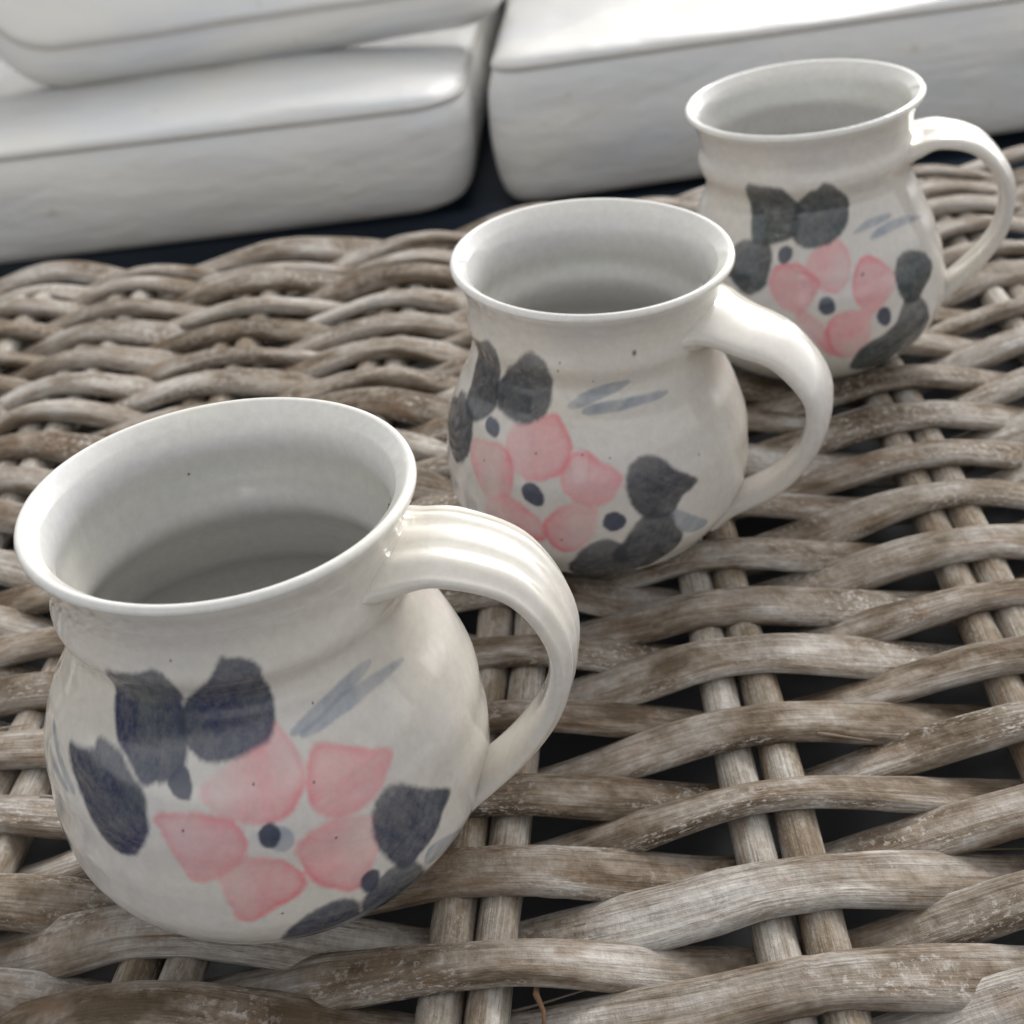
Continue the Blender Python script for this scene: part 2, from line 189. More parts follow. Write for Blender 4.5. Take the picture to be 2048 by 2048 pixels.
M_strand = wicker_material('weathered_cane', [(.08, (.12, .088, .058)), (.30, (.222, .180, .138)), (.5, (.322, .282, .238)), (.70, (.41, .380, .345)), (.92, (.53, .505, .47))], .9)
M_rod = wicker_material('pale_cane_rod', [(.12, (.27, .215, .155)), (.35, (.37, .325, .27)), (.6, (.46, .425, .375)), (.85, (.56, .53, .485))], .6)

def glaze_material():
    m, n, l, p = mat('speckled_celadon_glaze')
    at = n.new('ShaderNodeAttribute'); at.attribute_name = 'paint'
    tc = n.new('ShaderNodeTexCoord')
    def noise(scale, det, sxyz=(1, 1, 1), rough=.5):
        mp = n.new('ShaderNodeMapping'); mp.inputs['Scale'].default_value = sxyz; l.new(tc.outputs['Object'], mp.inputs[0])
        t = n.new('ShaderNodeTexNoise'); t.inputs['Scale'].default_value = scale; t.inputs['Detail'].default_value = det; t.inputs['Roughness'].default_value = rough
        l.new(mp.outputs[0], t.inputs['Vector']); return t.outputs['Fac']
    tint = ramp(n, l, noise(14, 3, (1, 1, 2.2)), [(.35, (.93, .93, .97)), (.65, (1.04, 1.02, .97))]).outputs[0]
    col = mix(n, l, at.outputs['Color'], tint, 1.0, 'MULTIPLY')
    cloud = ramp(n, l, noise(420, 4, rough=.7), [(.3, (.93, .93, .93)), (.7, (1.05, 1.05, 1.05))]).outputs[0]
    col = mix(n, l, col, cloud, 1.0, 'MULTIPLY')
    vo = n.new('ShaderNodeTexVoronoi'); vo.inputs['Scale'].default_value = 150; l.new(tc.outputs['Object'], vo.inputs['Vector'])
    sp = ramp(n, l, vo.outputs['Distance'], [(.035, (1, 1, 1)), (.075, (0, 0, 0))]).outputs[0]
    sel = n.new('ShaderNodeSeparateColor'); l.new(vo.outputs['Color'], sel.inputs[0])
    th = node(n, 'ShaderNodeMath', operation='GREATER_THAN'); th.inputs[1].default_value = .955; l.new(sel.outputs[0], th.inputs[0])
    sm = node(n, 'ShaderNodeMath', operation='MULTIPLY'); l.new(sp, sm.inputs[0]); l.new(th.outputs[0], sm.inputs[1])
    sm2 = node(n, 'ShaderNodeMath', operation='MULTIPLY'); sm2.inputs[1].default_value = .8; l.new(sm.outputs[0], sm2.inputs[0])
    col = mix(n, l, col, (.13, .08, .055), sm2.outputs[0])
    l.new(col, p.inputs['Base Color'])
    p.inputs['Roughness'].default_value = .16; p.inputs['IOR'].default_value = 1.5
    rr = node(n, 'ShaderNodeMapRange'); l.new(noise(60, 3), rr.inputs[0]); rr.inputs[3].default_value = .045; rr.inputs[4].default_value = .10
    l.new(rr.outputs[0], p.inputs['Roughness'])
    bp = n.new('ShaderNodeBump'); bp.inputs['Strength'].default_value = .12; bp.inputs['Distance'].default_value = .0004
    l.new(noise(75, 3, (1, 1, 1.8)), bp.inputs['Height']); l.new(bp.outputs[0], p.inputs['Normal'])
    return m
M_glaze = glaze_material()

def cloth_material(name, col, dark, rough=.5):
    m, n, l, p = mat(name)
    tc = n.new('ShaderNodeTexCoord')
    def noise(scale, det, s=(1, 1, 1)):
        mp = n.new('ShaderNodeMapping'); mp.inputs['Scale'].default_value = s; l.new(tc.outputs['Object'], mp.inputs[0])
        t = n.new('ShaderNodeTexNoise'); t.inputs['Scale'].default_value = scale; t.inputs['Detail'].default_value = det
        l.new(mp.outputs[0], t.inputs['Vector']); return t.outputs['Fac']
    c = ramp(n, l, noise(9, 4, (1, 1.5, 3)), [(.3, dark), (.68, col)]).outputs[0]
    spots = ramp(n, l, noise(55, 2), [(.70, (1, 1, 1)), (.78, (.82, .79, .72))]).outputs[0]
    c = mix(n, l, c, spots, 1.0, 'MULTIPLY')
    l.new(c, p.inputs['Base Color'])
    p.inputs['Roughness'].default_value = rough
    p.inputs['Specular IOR Level'].default_value = .45
    bp = n.new('ShaderNodeBump'); bp.inputs['Strength'].default_value = .3; bp.inputs['Distance'].default_value = .002
    l.new(noise(900, 2), bp.inputs['Height'])
    bp2 = n.new('ShaderNodeBump'); bp2.inputs['Strength'].default_value = .40; bp2.inputs['Distance'].default_value = .012
    cr = n.new('ShaderNodeTexNoise'); cr.inputs['Scale'].default_value = 9; cr.inputs['Detail'].default_value = 3; cr.inputs['Distortion'].default_value = 1.8
    mp3 = n.new('ShaderNodeMapping'); mp3.inputs['Scale'].default_value = (.7, 1, 2.2); mp3.inputs['Rotation'].default_value = (0, 0, .5); l.new(tc.outputs['Object'], mp3.inputs[0]); l.new(mp3.outputs[0], cr.inputs['Vector'])
    cw = node(n, 'ShaderNodeMath', operation='MULTIPLY'); cw.inputs[1].default_value = .35
    sm = node(n, 'ShaderNodeMath', operation='ADD'); l.new(noise(14, 3, (1, 1, 2.5)), sm.inputs[0]); l.new(cr.outputs['Fac'], cw.inputs[0]); l.new(cw.outputs[0], sm.inputs[1])
    l.new(sm.outputs[0], bp2.inputs['Height']); l.new(bp.outputs[0], bp2.inputs['Normal'])
    l.new(bp2.outputs[0], p.inputs['Normal'])
    return m
M_cush = cloth_material('off_white_coated_fabric', (.76, .74, .685), (.66, .67, .69), .42)
M_pipe = cloth_material('grey_piping', (.52, .50, .46), (.46, .45, .43), .6)

def plain(name, a, b, scale, rough):
    m, n, l, p = mat(name)
    tc = n.new('ShaderNodeTexCoord'); t = n.new('ShaderNodeTexNoise'); t.inputs['Scale'].default_value = scale; t.inputs['Detail'].default_value = 5
    l.new(tc.outputs['Object'], t.inputs['Vector']); l.new(ramp(n, l, t.outputs['Fac'], [(.3, a), (.7, b)]).outputs[0], p.inputs['Base Color'])
    p.inputs['Roughness'].default_value = rough; return m
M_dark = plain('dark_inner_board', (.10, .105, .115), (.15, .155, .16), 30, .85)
M_navy = plain('navy_frame', (.014, .028, .050), (.022, .040, .066), 20, .6)
M_floor = plain('dark_paving', (.07, .068, .062), (.13, .125, .115), 6, .85)
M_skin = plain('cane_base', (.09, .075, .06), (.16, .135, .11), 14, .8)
M_bark = plain('orange_fibre', (.22, .12, .065), (.34, .20, .11), 200, .8)

# ------------------------------------------------------------------ ground
g = link('ground', box_mesh('ground', -300, 300, -150, 600, -50, -46, 0), M_floor); g['kind'] = 'structure'

# ------------------------------------------------------------------ wicker table
table = thing('wicker_table', 'weathered grey brown woven cane table top that the three mugs stand on', 'table', (0, 35, -46))
TO = np.array([0, 35, -46.])
# stakes: (y, x) anchors, pairs of rods running away from the viewer
ST = [[(20, -37), (65, -32)], [(20, -31), (65, -26.8)], [(20, -25.5), (65, -21.4)], [(20, -20.5), (65, -16.5)], [(20, -15.0), (52, -11.45), (65, -10.1)],
      [(20, -9.45), (51, -4.9), (65, -3.3)], [(20, -2.3), (31, -0.65), (50, 1.0), (65, 2.3)], [(20, 5.3), (28, 5.6), (36, 5.85), (65, 7.6)],
      [(20, 12.5), (30, 13.15), (42, 13.95), (65, 15.1)], [(20, 19.3), (56, 21.2), (65, 21.8)], [(20, 26), (65, 28.2)], [(20, 32.5), (65, 34.6)], [(20, 39), (65, 41)]]
K0 = 3                                       # ST[3] is the stake with index parity 1
# rows: (row number, y) anchors per stake
RW = {3: [(-2, 66.4), (0, 64), (2, 61.1), (4, 58.65), (6, 56), (8, 53.6), (10, 51.2), (12, 48.3), (14, 45.9), (26, 30.2), (36, 17.2)],
      4: [(-2, 66.2), (1, 62.3), (3, 59.6), (5, 57.2), (7, 54.6), (9, 52.0), (21, 35.6), (23, 33.2), (25, 30.6), (36, 16.4)],
      5: [(-2, 66.9), (0, 63.9), (6, 56.3), (8, 53.8), (10, 51.3), (12, 49.0), (30, 23.7), (32, 21.3), (36, 16.2)],
      6: [(-2, 67.9), (0, 64.2), (23, 33.0), (25, 29.8), (27, 26.8), (29, 24.3), (31, 21.7), (36, 15.2)],
      7: [(-2, 68.6), (0, 64.9), (20, 36.5), (22, 33.8), (24, 31.4), (26, 28.5), (28, 25.8), (30, 23.0), (32, 20.2), (36, 14.9)],
      8: [(-2, 69.2), (0, 65.2), (15, 43.8), (17, 41), (19, 38.3), (21, 35.6), (23, 32.9), (25, 30.2), (36, 15.4)],
      9: [(-2, 69), (0, 65.8), (7, 56.3), (15, 44.4), (25, 30.6), (36, 15.8)]}
def stake_x(k, y): a = np.array(ST[k]); return np.interp(y, a[:, 0], a[:, 1]) if a[0, 0] <= y <= a[-1, 0] else (a[0, 1] + (y - a[0, 0]) * (a[-1, 1] - a[0, 1]) / (a[-1, 0] - a[0, 0]) if y < a[0, 0] else a[-1, 1] + (y - a[-1, 0]) * (a[-1, 1] - a[-2, 1]) / (a[-1, 0] - a[-2, 0]))
def row_y(j, k):
    kk = min(max(k, 3), 9); a = np.array(RW[kk]); y = np.interp(j, a[:, 0], a[:, 1])
    if j > 36: y = a[-1, 1] - 1.31 * (j - 36)
    if j < -2: y = a[0, 1] - 1.3 * (j + 2)
    return y + (k - kk) * (.25 if k > 9 else 0)
ROD_R, ROD_Z = .52, -.97
def hermite(xs, X, Y):
    m = np.gradient(Y, X); i = np.clip(np.searchsorted(X, xs) - 1, 0, len(X) - 2); h = X[i + 1] - X[i]; t = (xs - X[i]) / h
    return (2*t**3-3*t*t+1)*Y[i]+(t**3-2*t*t+t)*h*m[i]+(-2*t**3+3*t*t)*Y[i+1]+(t**3-t*t)*h*m[i+1]

def make_strand(j, x0, x1, seed, dz0=0., dz1=0., sweep=0.):
    rg = np.random.default_rng(seed)
    X = []; Y = []; Zc = []; W = []
    for k in range(len(ST)):
        y = row_y(j, k) ; 
        over = (j + k + (K0 + 1)) % 2 != 0       # stake 3: even rows run under
        amp = rg.uniform(-.14, .01)
        X.append(stake_x(k, y)); Y.append(y + rg.uniform(-.13, .13))
        Zc.append((-.25 + amp) if over else (-1.42 + amp)); W.append(1.0)
    X = np.array(X); Y = np.array(Y); Zc = np.array(Zc)
    step = .22
    xs = np.arange(x0, x1, step); n = len(xs)
    # height profile: flat over the pair of rods, straight flanks between
    i = np.clip(np.searchsorted(X, xs) - 1, 0, len(X) - 2); t = np.clip((xs - X[i]) / (X[i + 1] - X[i]), 0, 1)
    tt = np.clip((t - .11) / .78, 0, 1); s = tt * tt * (3 - 2 * tt); s = .30 * s + .70 * tt
    zc = Zc[i] * (1 - s) + Zc[i + 1] * s
    zc = np.convolve(np.pad(zc, 4, 'edge'), np.hanning(9) / np.hanning(9).sum(), 'valid')
    yc = hermite(xs, X, Y) + .09 * vnoise(xs * .35, seed * 3.1, 5)
    edge = np.clip((j - 1) / -2., 0, 1) if j < 1 else 0
    zc = zc - edge * edge * .5
    e0 = np.exp(-((xs - x0) / 1.2) ** 2); e1 = np.exp(-((xs - x1) / 1.2) ** 2)
    zc = zc + dz0 * e0 + dz1 * e1
    width = (1.42 if j > 17 else 1.60) * rg.uniform(.86, 1.12) * (1 + .09 * vnoise(xs * .22, seed * 1.7, 9) + .03 * vnoise(xs * 1.1, seed * .7, 2))
    width = width * (.97 + .17 * np.sin(np.pi * np.clip(t, 0, 1)) ** 2)
    thick = (.47 if j > 17 else .54) * rg.uniform(.9, 1.12) * (1 + .08 * vnoise(xs * .3, seed * 2.7, 4))
    tw = .22 * vnoise(xs * .14, seed * 1.3, 6) + rg.uniform(-.08, .08)
    m = 22; ph = np.linspace(0, 2 * np.pi, m, endpoint=False)
    c, s_ = np.cos(ph), np.sin(ph)
    a = np.sign(c) * np.abs(c) ** .72; b = np.sign(s_) * np.abs(s_) ** .78
    b = np.where(b > 0, b * 1.05, b * .95)
    T = np.stack([np.ones(n) * step, np.gradient(yc), np.gradient(zc)], -1); T /= np.linalg.norm(T, axis=1)[:, None]
    side = np.cross(np.array([0, 0, 1.]), T); side /= np.linalg.norm(side, axis=1)[:, None]; nrm = np.cross(T, side)
    ct, st_ = np.cos(tw)[:, None], np.sin(tw)[:, None]
    sd_, nm_ = side * ct + nrm * st_, -side * st_ + nrm * ct
    U, V = np.meshgrid(xs, np.arange(m), indexing='ij')
    # grooves that run along the strand, lumps, one split edge now and then
    disp = .020 * vnoise(V * .9, U * .12 + seed, 21) + .012 * vnoise(V * 1.9, U * .5 + seed, 22) + .014 * vnoise(V * .4, U * 1.3 + seed, 23)
    crack_v = rg.integers(m // 2 + 3, m - 1) if rg.random() < .85 else rg.integers(0, m // 2)
    cm = np.clip(vnoise(xs * .17, seed * 9.1, 31) * 3.0 - .2, 0, 1)
    cd_ = np.exp(-((V - crack_v - 1.1 * vnoise(xs * .25, seed, 12)[:, None]) / .75) ** 2)
    disp = disp - .15 * cd_ * cm[:, None]
    for _ in range(rg.integers(1, 4)):           # cane nodes
        xn = rg.uniform(x0, x1); dx = xs - xn
        disp = disp + (.05 * np.exp(-(dx / .22) ** 2) - .07 * np.exp(-((dx - .12) / .10) ** 2))[:, None]
    A = (a[None, :] * (width / 2)[:, None]); B = (b[None, :] * (thick / 2)[:, None])
    sc_ = 1 + disp / .35
    P = np.stack([xs, yc, zc], -1)[:, None, :] + (A * (1 + disp / .9))[:, :, None] * sd_[:, None, :] + (B * sc_)[:, :, None] * nm_[:, None, :]
    tap0 = np.clip((xs - x0) / .25 + .75, 0, 1)[:, None, None]; tap1 = np.clip((x1 - xs) / .25 + .6, 0, 1)[:, None, None]
    cen = np.stack([xs, yc, zc], -1)[:, None, :]
    P = cen + (P - cen) * np.minimum(tap0, tap1)
    uv = np.stack([U + rg.uniform(0, 90), V / m * 3.0 + rg.uniform(0, 50)], -1)
    if j > 12 and rg.random() < .6:               # a fibre lifting off the edge
        for _ in range(2):
            k0 = int(rg.integers(n // 4, 3 * n // 4)); ln = int(rg.integers(6, 15)); v = int(rg.choice([1, 2, 3, m // 2 - 2, m - 2, m - 3]))
            seg = P[k0:k0 + ln, v] + (P[k0:k0 + ln, v] - P[k0:k0 + ln].mean(1)) * np.linspace(.02, rg.uniform(.12, .4), ln)[:, None]
            link('splinter', grid_mesh('splinter', tube(seg - TO, np.linspace(.045, .012, ln), 6)), M_rod, table)
    me = grid_mesh('strand', P - TO, True, True, uv)
    return link('strand', me, M_strand, table)

seed = 100
# (row, x) of the cane ends that can be seen
CUT = {}
for j in range(-3, 41):
    far = row_y(j, 5)
    lo_x, hi_x = (-34, 37.5) if far > 36 else (-27, 30)
    cuts = []
    if j in CUT: cuts.append(CUT[j])
    elif random.random() < .6:                    # hidden splice: under a pair of rods
        ks = [k for k in range(2, 11) if (j + k + (K0 + 1)) % 2 == 0]
        k = random.choice(ks); cuts.append(stake_x(k, row_y(j, k)) + .6)
    xs_ = [lo_x] + cuts + [hi_x]
    for q in range(len(xs_) - 1):
        seed += 1
        a0 = xs_[q] - (1.2 if q > 0 else 0)
        make_strand(j, a0, xs_[q + 1], seed, -.28 if q > 0 else 0, .10 if q < len(xs_) - 2 else 0)

def make_rod(k, sgn, seed):
    rg = np.random.default_rng(seed)
    ys = np.arange(12.5, 66.9, .5); n = len(ys)
    ccx = np.array([stake_x(k, y) for y in ys]); ccx = np.convolve(np.pad(ccx, 8, 'edge'), np.ones(17) / 17, 'valid')
    r = ROD_R * rg.uniform(.94, 1.06) * (1 + .04 * vnoise(ys * .3, seed * 1.1, 3))
    xc = ccx + sgn * .53 + .05 * vnoise(ys * .2, seed, 8)
    zc = ROD_Z + .05 * vnoise(ys * .15, seed * 2., 7) - (.8 * np.clip((ys - 64.2) / 2, 0, 1))
    m = 20; ph = np.linspace(0, 2 * np.pi, m, endpoint=False)
    U, V = np.meshgrid(ys, np.arange(m), indexing='ij')
    rr = r[:, None] * (1 + .03 * vnoise(V * 1.1, U * .3 + seed, 41) + .02 * vnoise(V * .5, U * 1.5 + seed, 42))
    P = np.stack([xc[:, None] + rr * np.cos(ph), np.repeat(ys[:, None], m, 1), zc[:, None] + rr * np.sin(ph)], -1)
    uv = np.stack([U + rg.uniform(0, 90), V / m * 3.0 + rg.uniform(0, 50)], -1)
    me = grid_mesh('rod', P[:, ::-1] - TO, True, True, uv[:, ::-1])
    return link('rod', me, M_rod, table)
for k in range(len(ST)):
    for s_ in (-1, 1):
        seed += 1; make_rod(k, s_, seed)
# a loose peeling fibre beside a stake near the viewer
o = link('loose_fibre', grid_mesh('loose_fibre', tube([(-.62, 22.2, -.9), (-.60, 21.8, -.72), (-.50, 21.4, -.80), (-.55, 21.0, -.70), (-.42, 20.6, -.78), (-.46, 20.2, -.95)], [.04, .08, .05, .075, .05, .03]) - TO), M_bark, table)
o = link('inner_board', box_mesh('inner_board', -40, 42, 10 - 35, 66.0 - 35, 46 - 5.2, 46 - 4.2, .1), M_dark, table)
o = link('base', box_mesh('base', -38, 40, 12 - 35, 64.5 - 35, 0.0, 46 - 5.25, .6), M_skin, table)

# ------------------------------------------------------------------ mugs
ZK = np.array(ZK)
def spline(zk, rk, zs):
    m = np.gradient(rk, zk); i = np.clip(np.searchsorted(zk, zs, side='right') - 1, 0, len(zk) - 2); h = zk[i + 1] - zk[i]; t = (zs - zk[i]) / h
    return (2*t**3-3*t*t+1)*rk[i]+(t**3-2*t*t+t)*h*m[i]+(-2*t**3+3*t*t)*rk[i+1]+(t**3-t*t)*h*m[i+1]

GLAZE_OUT = np.array([.62, .595, .55]); GLAZE_IN = np.array([.60, .592, .572]); RIMC = np.array([.74, .73, .68])
DARKS = [(np.array([.046, .060, .078]), np.array([.016, .021, .068])), (np.array([.056, .063, .074]), np.array([.036, .041, .054])), (np.array([.038, .043, .050]), np.array([.022, .040, .045]))]
PINK = np.array([.70, .335, .345]); PINKD = np.array([.70, .19, .22]); WASH = np.array([.23, .27, .33]); DOT = np.array([.040, .050, .085])

def poly_sd(px, py, poly):
    """signed distance (negative inside) from points to a closed polygon"""
    n = len(poly); d = np.full(px.shape, 1e9); inside = np.zeros(px.shape, bool)
    for i in range(n):
        x0, y0 = poly[i]; x1, y1 = poly[(i + 1) % n]
        ex, ey = x1 - x0, y1 - y0; L2 = ex * ex + ey * ey + 1e-12
        t = np.clip(((px - x0) * ex + (py - y0) * ey) / L2, 0, 1)
        d = np.minimum(d, (px - x0 - t * ex) ** 2 + (py - y0 - t * ey) ** 2)
        c = ((y0 > py) != (y1 > py)) & (px < (x1 - x0) * (py - y0) / (y1 - y0 + 1e-12) + x0)
        inside ^= c
    d = np.sqrt(d); return np.where(inside, -d, d)

def smooth_poly(p):
    p = np.array(p, float)
    for _ in range(2):
        a = .75 * p + .25 * np.roll(p, -1, 0); b = .25 * p + .75 * np.roll(p, -1, 0)
        p = np.stack([a, b], 1).reshape(-1, 2)
    return p

def paint_body(i, th, zz, rr):
    """colour of the outside glaze at angle th and height zz; brush strokes live in (arc, height) on the pot"""
    col = np.broadcast_to(GLAZE_OUT, th.shape + (3,)).copy()
    col *= (1 + .03 * vnoise(th * 2.2, zz * 1.3 + i * 9, 50) + .02 * vnoise(th * 1.1, zz * 5 + i * 9, 51))[..., None]
    R0 = MUGS[i][5 + 4]
    px = th * R0; py = zz
    mott = vnoise(px * 7, py * 7, 60 + i) * .5 + vnoise(px * 17, py * 17, 61 + i) * .35 + vnoise(px * 40, py * 40, 62 + i) * .3
    wob = .035 * vnoise(px * 3.2, py * 3.2, 70 + i) + .015 * vnoise(px * 11, py * 11, 71 + i)
    dk0, dk1 = DARKS[i]
    order = [('pink', .085), ('wash', .05), ('dark', .085), ('dot', .05)]
    for kind, soft in order:
        for s_i, poly in enumerate(PAINT[i][kind]):
            pl = smooth_poly([((a if a < 1.5 else a - 2 * math.pi) * R0, b) for a, b in poly])
            x0, y0 = pl.min(0) - .4; x1, y1 = pl.max(0) + .4
            m = (px > x0) & (px < x1) & (py > y0) & (py < y1)
            if not m.any(): continue
            sd = poly_sd(px[m], py[m], pl) + wob[m] * (1 if kind != 'wash' else .35) - (.065 if kind != 'wash' else .035)
            al = np.clip(.5 - sd / (2 * soft), 0, 1); al = al * al * (3 - 2 * al)
            cx, cy = pl.mean(0); q_ = pl - pl.mean(0); ev, evec = np.linalg.eigh(q_.T @ q_); ax_ = evec[:, 1]
            if kind == 'pink':
                fc = np.array(PAINT[i]['dot'][1]); fx, fy = fc[:, 0].mean() * R0, fc[:, 1].mean(); ax_ = np.array([cx - fx, cy - fy]); ax_ /= np.linalg.norm(ax_)
            lon = (px[m] - cx) * ax_[0] + (py[m] - cy) * ax_[1]; per = -(px[m] - cx) * ax_[1] + (py[m] - cy) * ax_[0]
            strk = .6 * vnoise(per * 6 + s_i * 7, lon * 1.1, 120 + i) + .4 * vnoise(per * 14 + s_i * 7, lon * 1.6, 121 + i)
            tip = np.clip(np.abs(lon) / (np.abs(q_ @ ax_).max() + 1e-6) - .55, 0, 1) * 2
            if kind in ('pink', 'dark'):
                sd = sd + .05 * strk * tip; al = np.clip(.5 - sd / (2 * soft), 0, 1); al = al * al * (3 - 2 * al)
            dep = np.clip(-sd, 0, 2)
            cx, cy = pl.mean(0); mo = mott[m]
            g = ((px[m] - cx) * math.cos(s_i * 1.9) + (py[m] - cy) * math.sin(s_i * 1.9))
            if kind == 'pink':
                e = np.exp(-(dep / .16) ** 2) * np.clip(.5 + .9 * g, 0, 1) + .25 * np.clip(vnoise(px[m] * 1.2 + py[m] * 2, py[m] * 4 - px[m] * .8, 80 + s_i), 0, 1)
                c = PINK * (1 - e[:, None]) + PINKD * e[:, None]
                c = c * (1 + .05 * mo[:, None]); a = al * (.74 + .10 * mo + .14 * np.clip(e, 0, 1) + .10 * strk)
                lt = np.clip(vnoise(px[m] * 1.1, py[m] * 1.1, 90 + s_i + i * 7) * .6, 0, 1); a = a * (1 - lt)
            elif kind == 'dark':
                u = np.clip(.45 + .55 * vnoise(px[m] * 1.0, py[m] * 1.0, 95 + s_i) - .35 * (py[m] - cy), 0, 1)
                c = dk0 * (1 - u[:, None]) + dk1 * u[:, None]; c = c * (1 + .28 * mo[:, None])
                st = vnoise(px[m] * 9, py[m] * 1.6, 97 + s_i)
                a = al * np.clip(.92 + .10 * mo + .045 * strk - .16 * np.clip(py[m] - cy - .2, 0, 1), 0, 1)
            elif kind == 'dot':
                c = DOT * (1 + .2 * mo[:, None]); a = al * .93
            else:
                c = WASH * (1 + .15 * mo[:, None]); a = al * np.clip(.62 + .22 * vnoise(px[m] * .8 + py[m] * .8, py[m] * 3 - px[m] * 3, 99) , 0, 1)
            a = np.clip(a, 0, 1)[:, None]
            col[m] = col[m] * (1 - a) + c * a
    for a, b, r_ in PAINT[i]['speck']:
        d = np.hypot(px - a * R0, py - b); al = np.clip(1.5 - d / max(r_, .03), 0, 1)[..., None] * .85
        col = col * (1 - al) + np.array([.11, .065, .05]) * al
    return col

def set_paint(me, col):
    at = me.color_attributes.new('paint', 'FLOAT_COLOR', 'POINT')
    c = np.ones((len(me.vertices), 4)); c[:, :3] = np.clip(col.reshape(-1, 3), 0, 1); at.data.foreach_set('color', c.ravel())

LABELS = ['largest nearest handmade mug with five separate pink petals and navy leaves, at the lower left',
          'middle mug of the row, dark iron spot under its rim, standing between the other two',
          'farthest mug of the row, ringed neck and dark leaf blots, before the white cushions']
RES = [(900, 360), (640, 250), (460, 200)]
DZ = [0.0, -.10, -.06]
def make_mug(i):
    q = MUGS[i]; H = q[4]; rk = np.array(q[5:]); hq = HANDLES[i]
    root = thing('mug', LABELS[i], 'mug', (q[0], q[1], DZ[i]), (q[2], q[3], 0), 'handmade floral mugs in a row')
    nth, nz = RES[i]
    # dense angles where the flowers are painted, sparse behind
    t1 = np.linspace(-3.45, .10, int(nth * .82)); t2 = np.linspace(.10, 2 * math.pi - 3.45, nth - len(t1) + 2)[1:-1]
    th = np.concatenate([t1, t2]); nth = len(th)
    zs = np.linspace(0.0, 1, nz); ro = spline(ZK, rk, zs); zo = zs * H
    ro = ro + .012 * np.sin(zo * 5.1 + i) * np.clip((zs - .1) * 4, 0, 1) * (zs < .93)      # throwing rings
    if i < 2:
        zr = ZK[10] * H; ro = ro + .055 * np.exp(-((zo - zr - .55) / .30) ** 2) - .055 * np.exp(-((zo - zr + .08) / .28) ** 2)
    # foot: pull the base in and lift its centre
    foot_r = np.array([0.02, rk[0] * .5, rk[0] * .82, rk[0] * .86, rk[0] * .93]); foot_z = np.array([.30, .30, .28, .02, -.0])
    lipr = rk[-1]
    wall = .30
    lip_r = lipr + np.array([.035, .04, .0, -.08, -.17, -.235]); lip_z = H + np.array([-.05, .03, .105, .135, .10, .0])
    zi = np.linspace(H - .12, .75, 90); ri = spline(ZK, rk, zi / H) - wall - .05 * np.exp(-((zi - H) / .5) ** 2)
    ri = ri + (.085 * np.sin(zi * 3.3 + i * 2) + .015 * np.sin(zi * 7.1 + i)) * np.clip((H - zi) / 1.5, 0, 1)
    fr = ri[-1] * np.array([.93, .82, .6, .3, .005]); fz = np.array([.60, .52, .47, .45, .45])
    R_ = np.concatenate([foot_r, ro[1:-3], lip_r, ri, fr]); Z_ = np.concatenate([foot_z, zo[1:-3], lip_z, zi, fz])
    n_out = 5 + len(ro) - 4
    TH, RR = np.meshgrid(th, R_, indexing='xy'); ZZ = np.repeat(Z_[:, None], nth, 1)
    wv = 1 + .004 * np.sin(TH * 2 + i) + .003 * np.sin(TH * 3 + 2 * i) + .0025 * vnoise(TH * 1.6, ZZ * .8, 33 + i)
    P = np.stack([RR * wv * np.cos(TH), RR * wv * np.sin(TH), ZZ + .012 * np.sin(TH * 2 + 1.3 * i) * ZZ / H], -1)
    col = np.zeros(P.shape)
    # the angle/height of the strokes were taken on this same profile
    t_ = np.where(TH > 1.5, TH - 2 * math.pi, TH)
    col[:n_out] = paint_body(i, t_[:n_out], ZZ[:n_out], RR[:n_out])
    k = np.clip((Z_[n_out:] - (H - .6)) / .6, 0, 1)[:, None, None]
    ic = np.broadcast_to(GLAZE_IN, (len(Z_) - n_out, nth, 3)).copy()
    ic *= (1 + .05 * vnoise(TH[n_out:] * .8, ZZ[n_out:] * 2.1, 77 + i))[..., None]
    band = (.5 + .5 * np.sin(Z_[n_out:] * 3.3 + i * 2 + .6))[:, None, None]; ic = ic * (1 - band * np.array([.03, .015, .055]))
    col[n_out:] = ic * (1 - k) + RIMC * k
    ko = np.clip((ZZ[:n_out] - (H - .28)) / .2, 0, 1)[..., None]; col[:n_out] = col[:n_out] * (1 - ko) + RIMC * ko
    me = grid_mesh('body', P, True, True); set_paint(me, col)
    link('body', me, M_glaze, root)
    # ---- strap handle pulled from the neck to the belly
    az = hq[0]; cp = np.array(hq[1:15]).reshape(7, 2); Ws = hq[15:19]; T = hq[19]
    cp = cp.copy()
    pre = cp[0] + np.array([-.17, -.10]); end = cp[-1] + np.array([-.55, -.55])
    CP = np.vstack([pre, cp, end]); CPp = np.vstack([2 * CP[0] - CP[1], CP, 2 * CP[-1] - CP[-2]])
    n = 110; L = []
    for a in range(n):
        s = a / (n - 1) * (len(CP) - 1); b = min(int(s), len(CP) - 2); t = s - b; p0, p1, p2, p3 = CPp[b:b + 4]
        L.append(.5 * (2 * p1 + (-p0 + p2) * t + (2 * p0 - 5 * p1 + 4 * p2 - p3) * t * t + (-p0 + 3 * p1 - 3 * p2 + p3) * t ** 3))
    L = np.array(L); s = np.linspace(0, 1, n)
    W = np.interp(s, [0, .13, .33, .65, .88, 1], [Ws[0] * 1.18, Ws[0], Ws[1], Ws[2], Ws[3], Ws[3] * 1.15])
    W = np.convolve(np.pad(W, 5, 'edge'), np.ones(11) / 11, 'valid')
    Th = T * np.interp(s, [0, .10, .22, .8, .93, 1], [1.75, 1.5, 1.08, .95, 1.1, 1.3])
    Th = np.convolve(np.pad(Th, 5, 'edge'), np.ones(11) / 11, 'valid')
    m = 72; ph = np.linspace(0, 2 * np.pi, m, endpoint=False); c, sn = np.cos(ph), np.sin(ph)
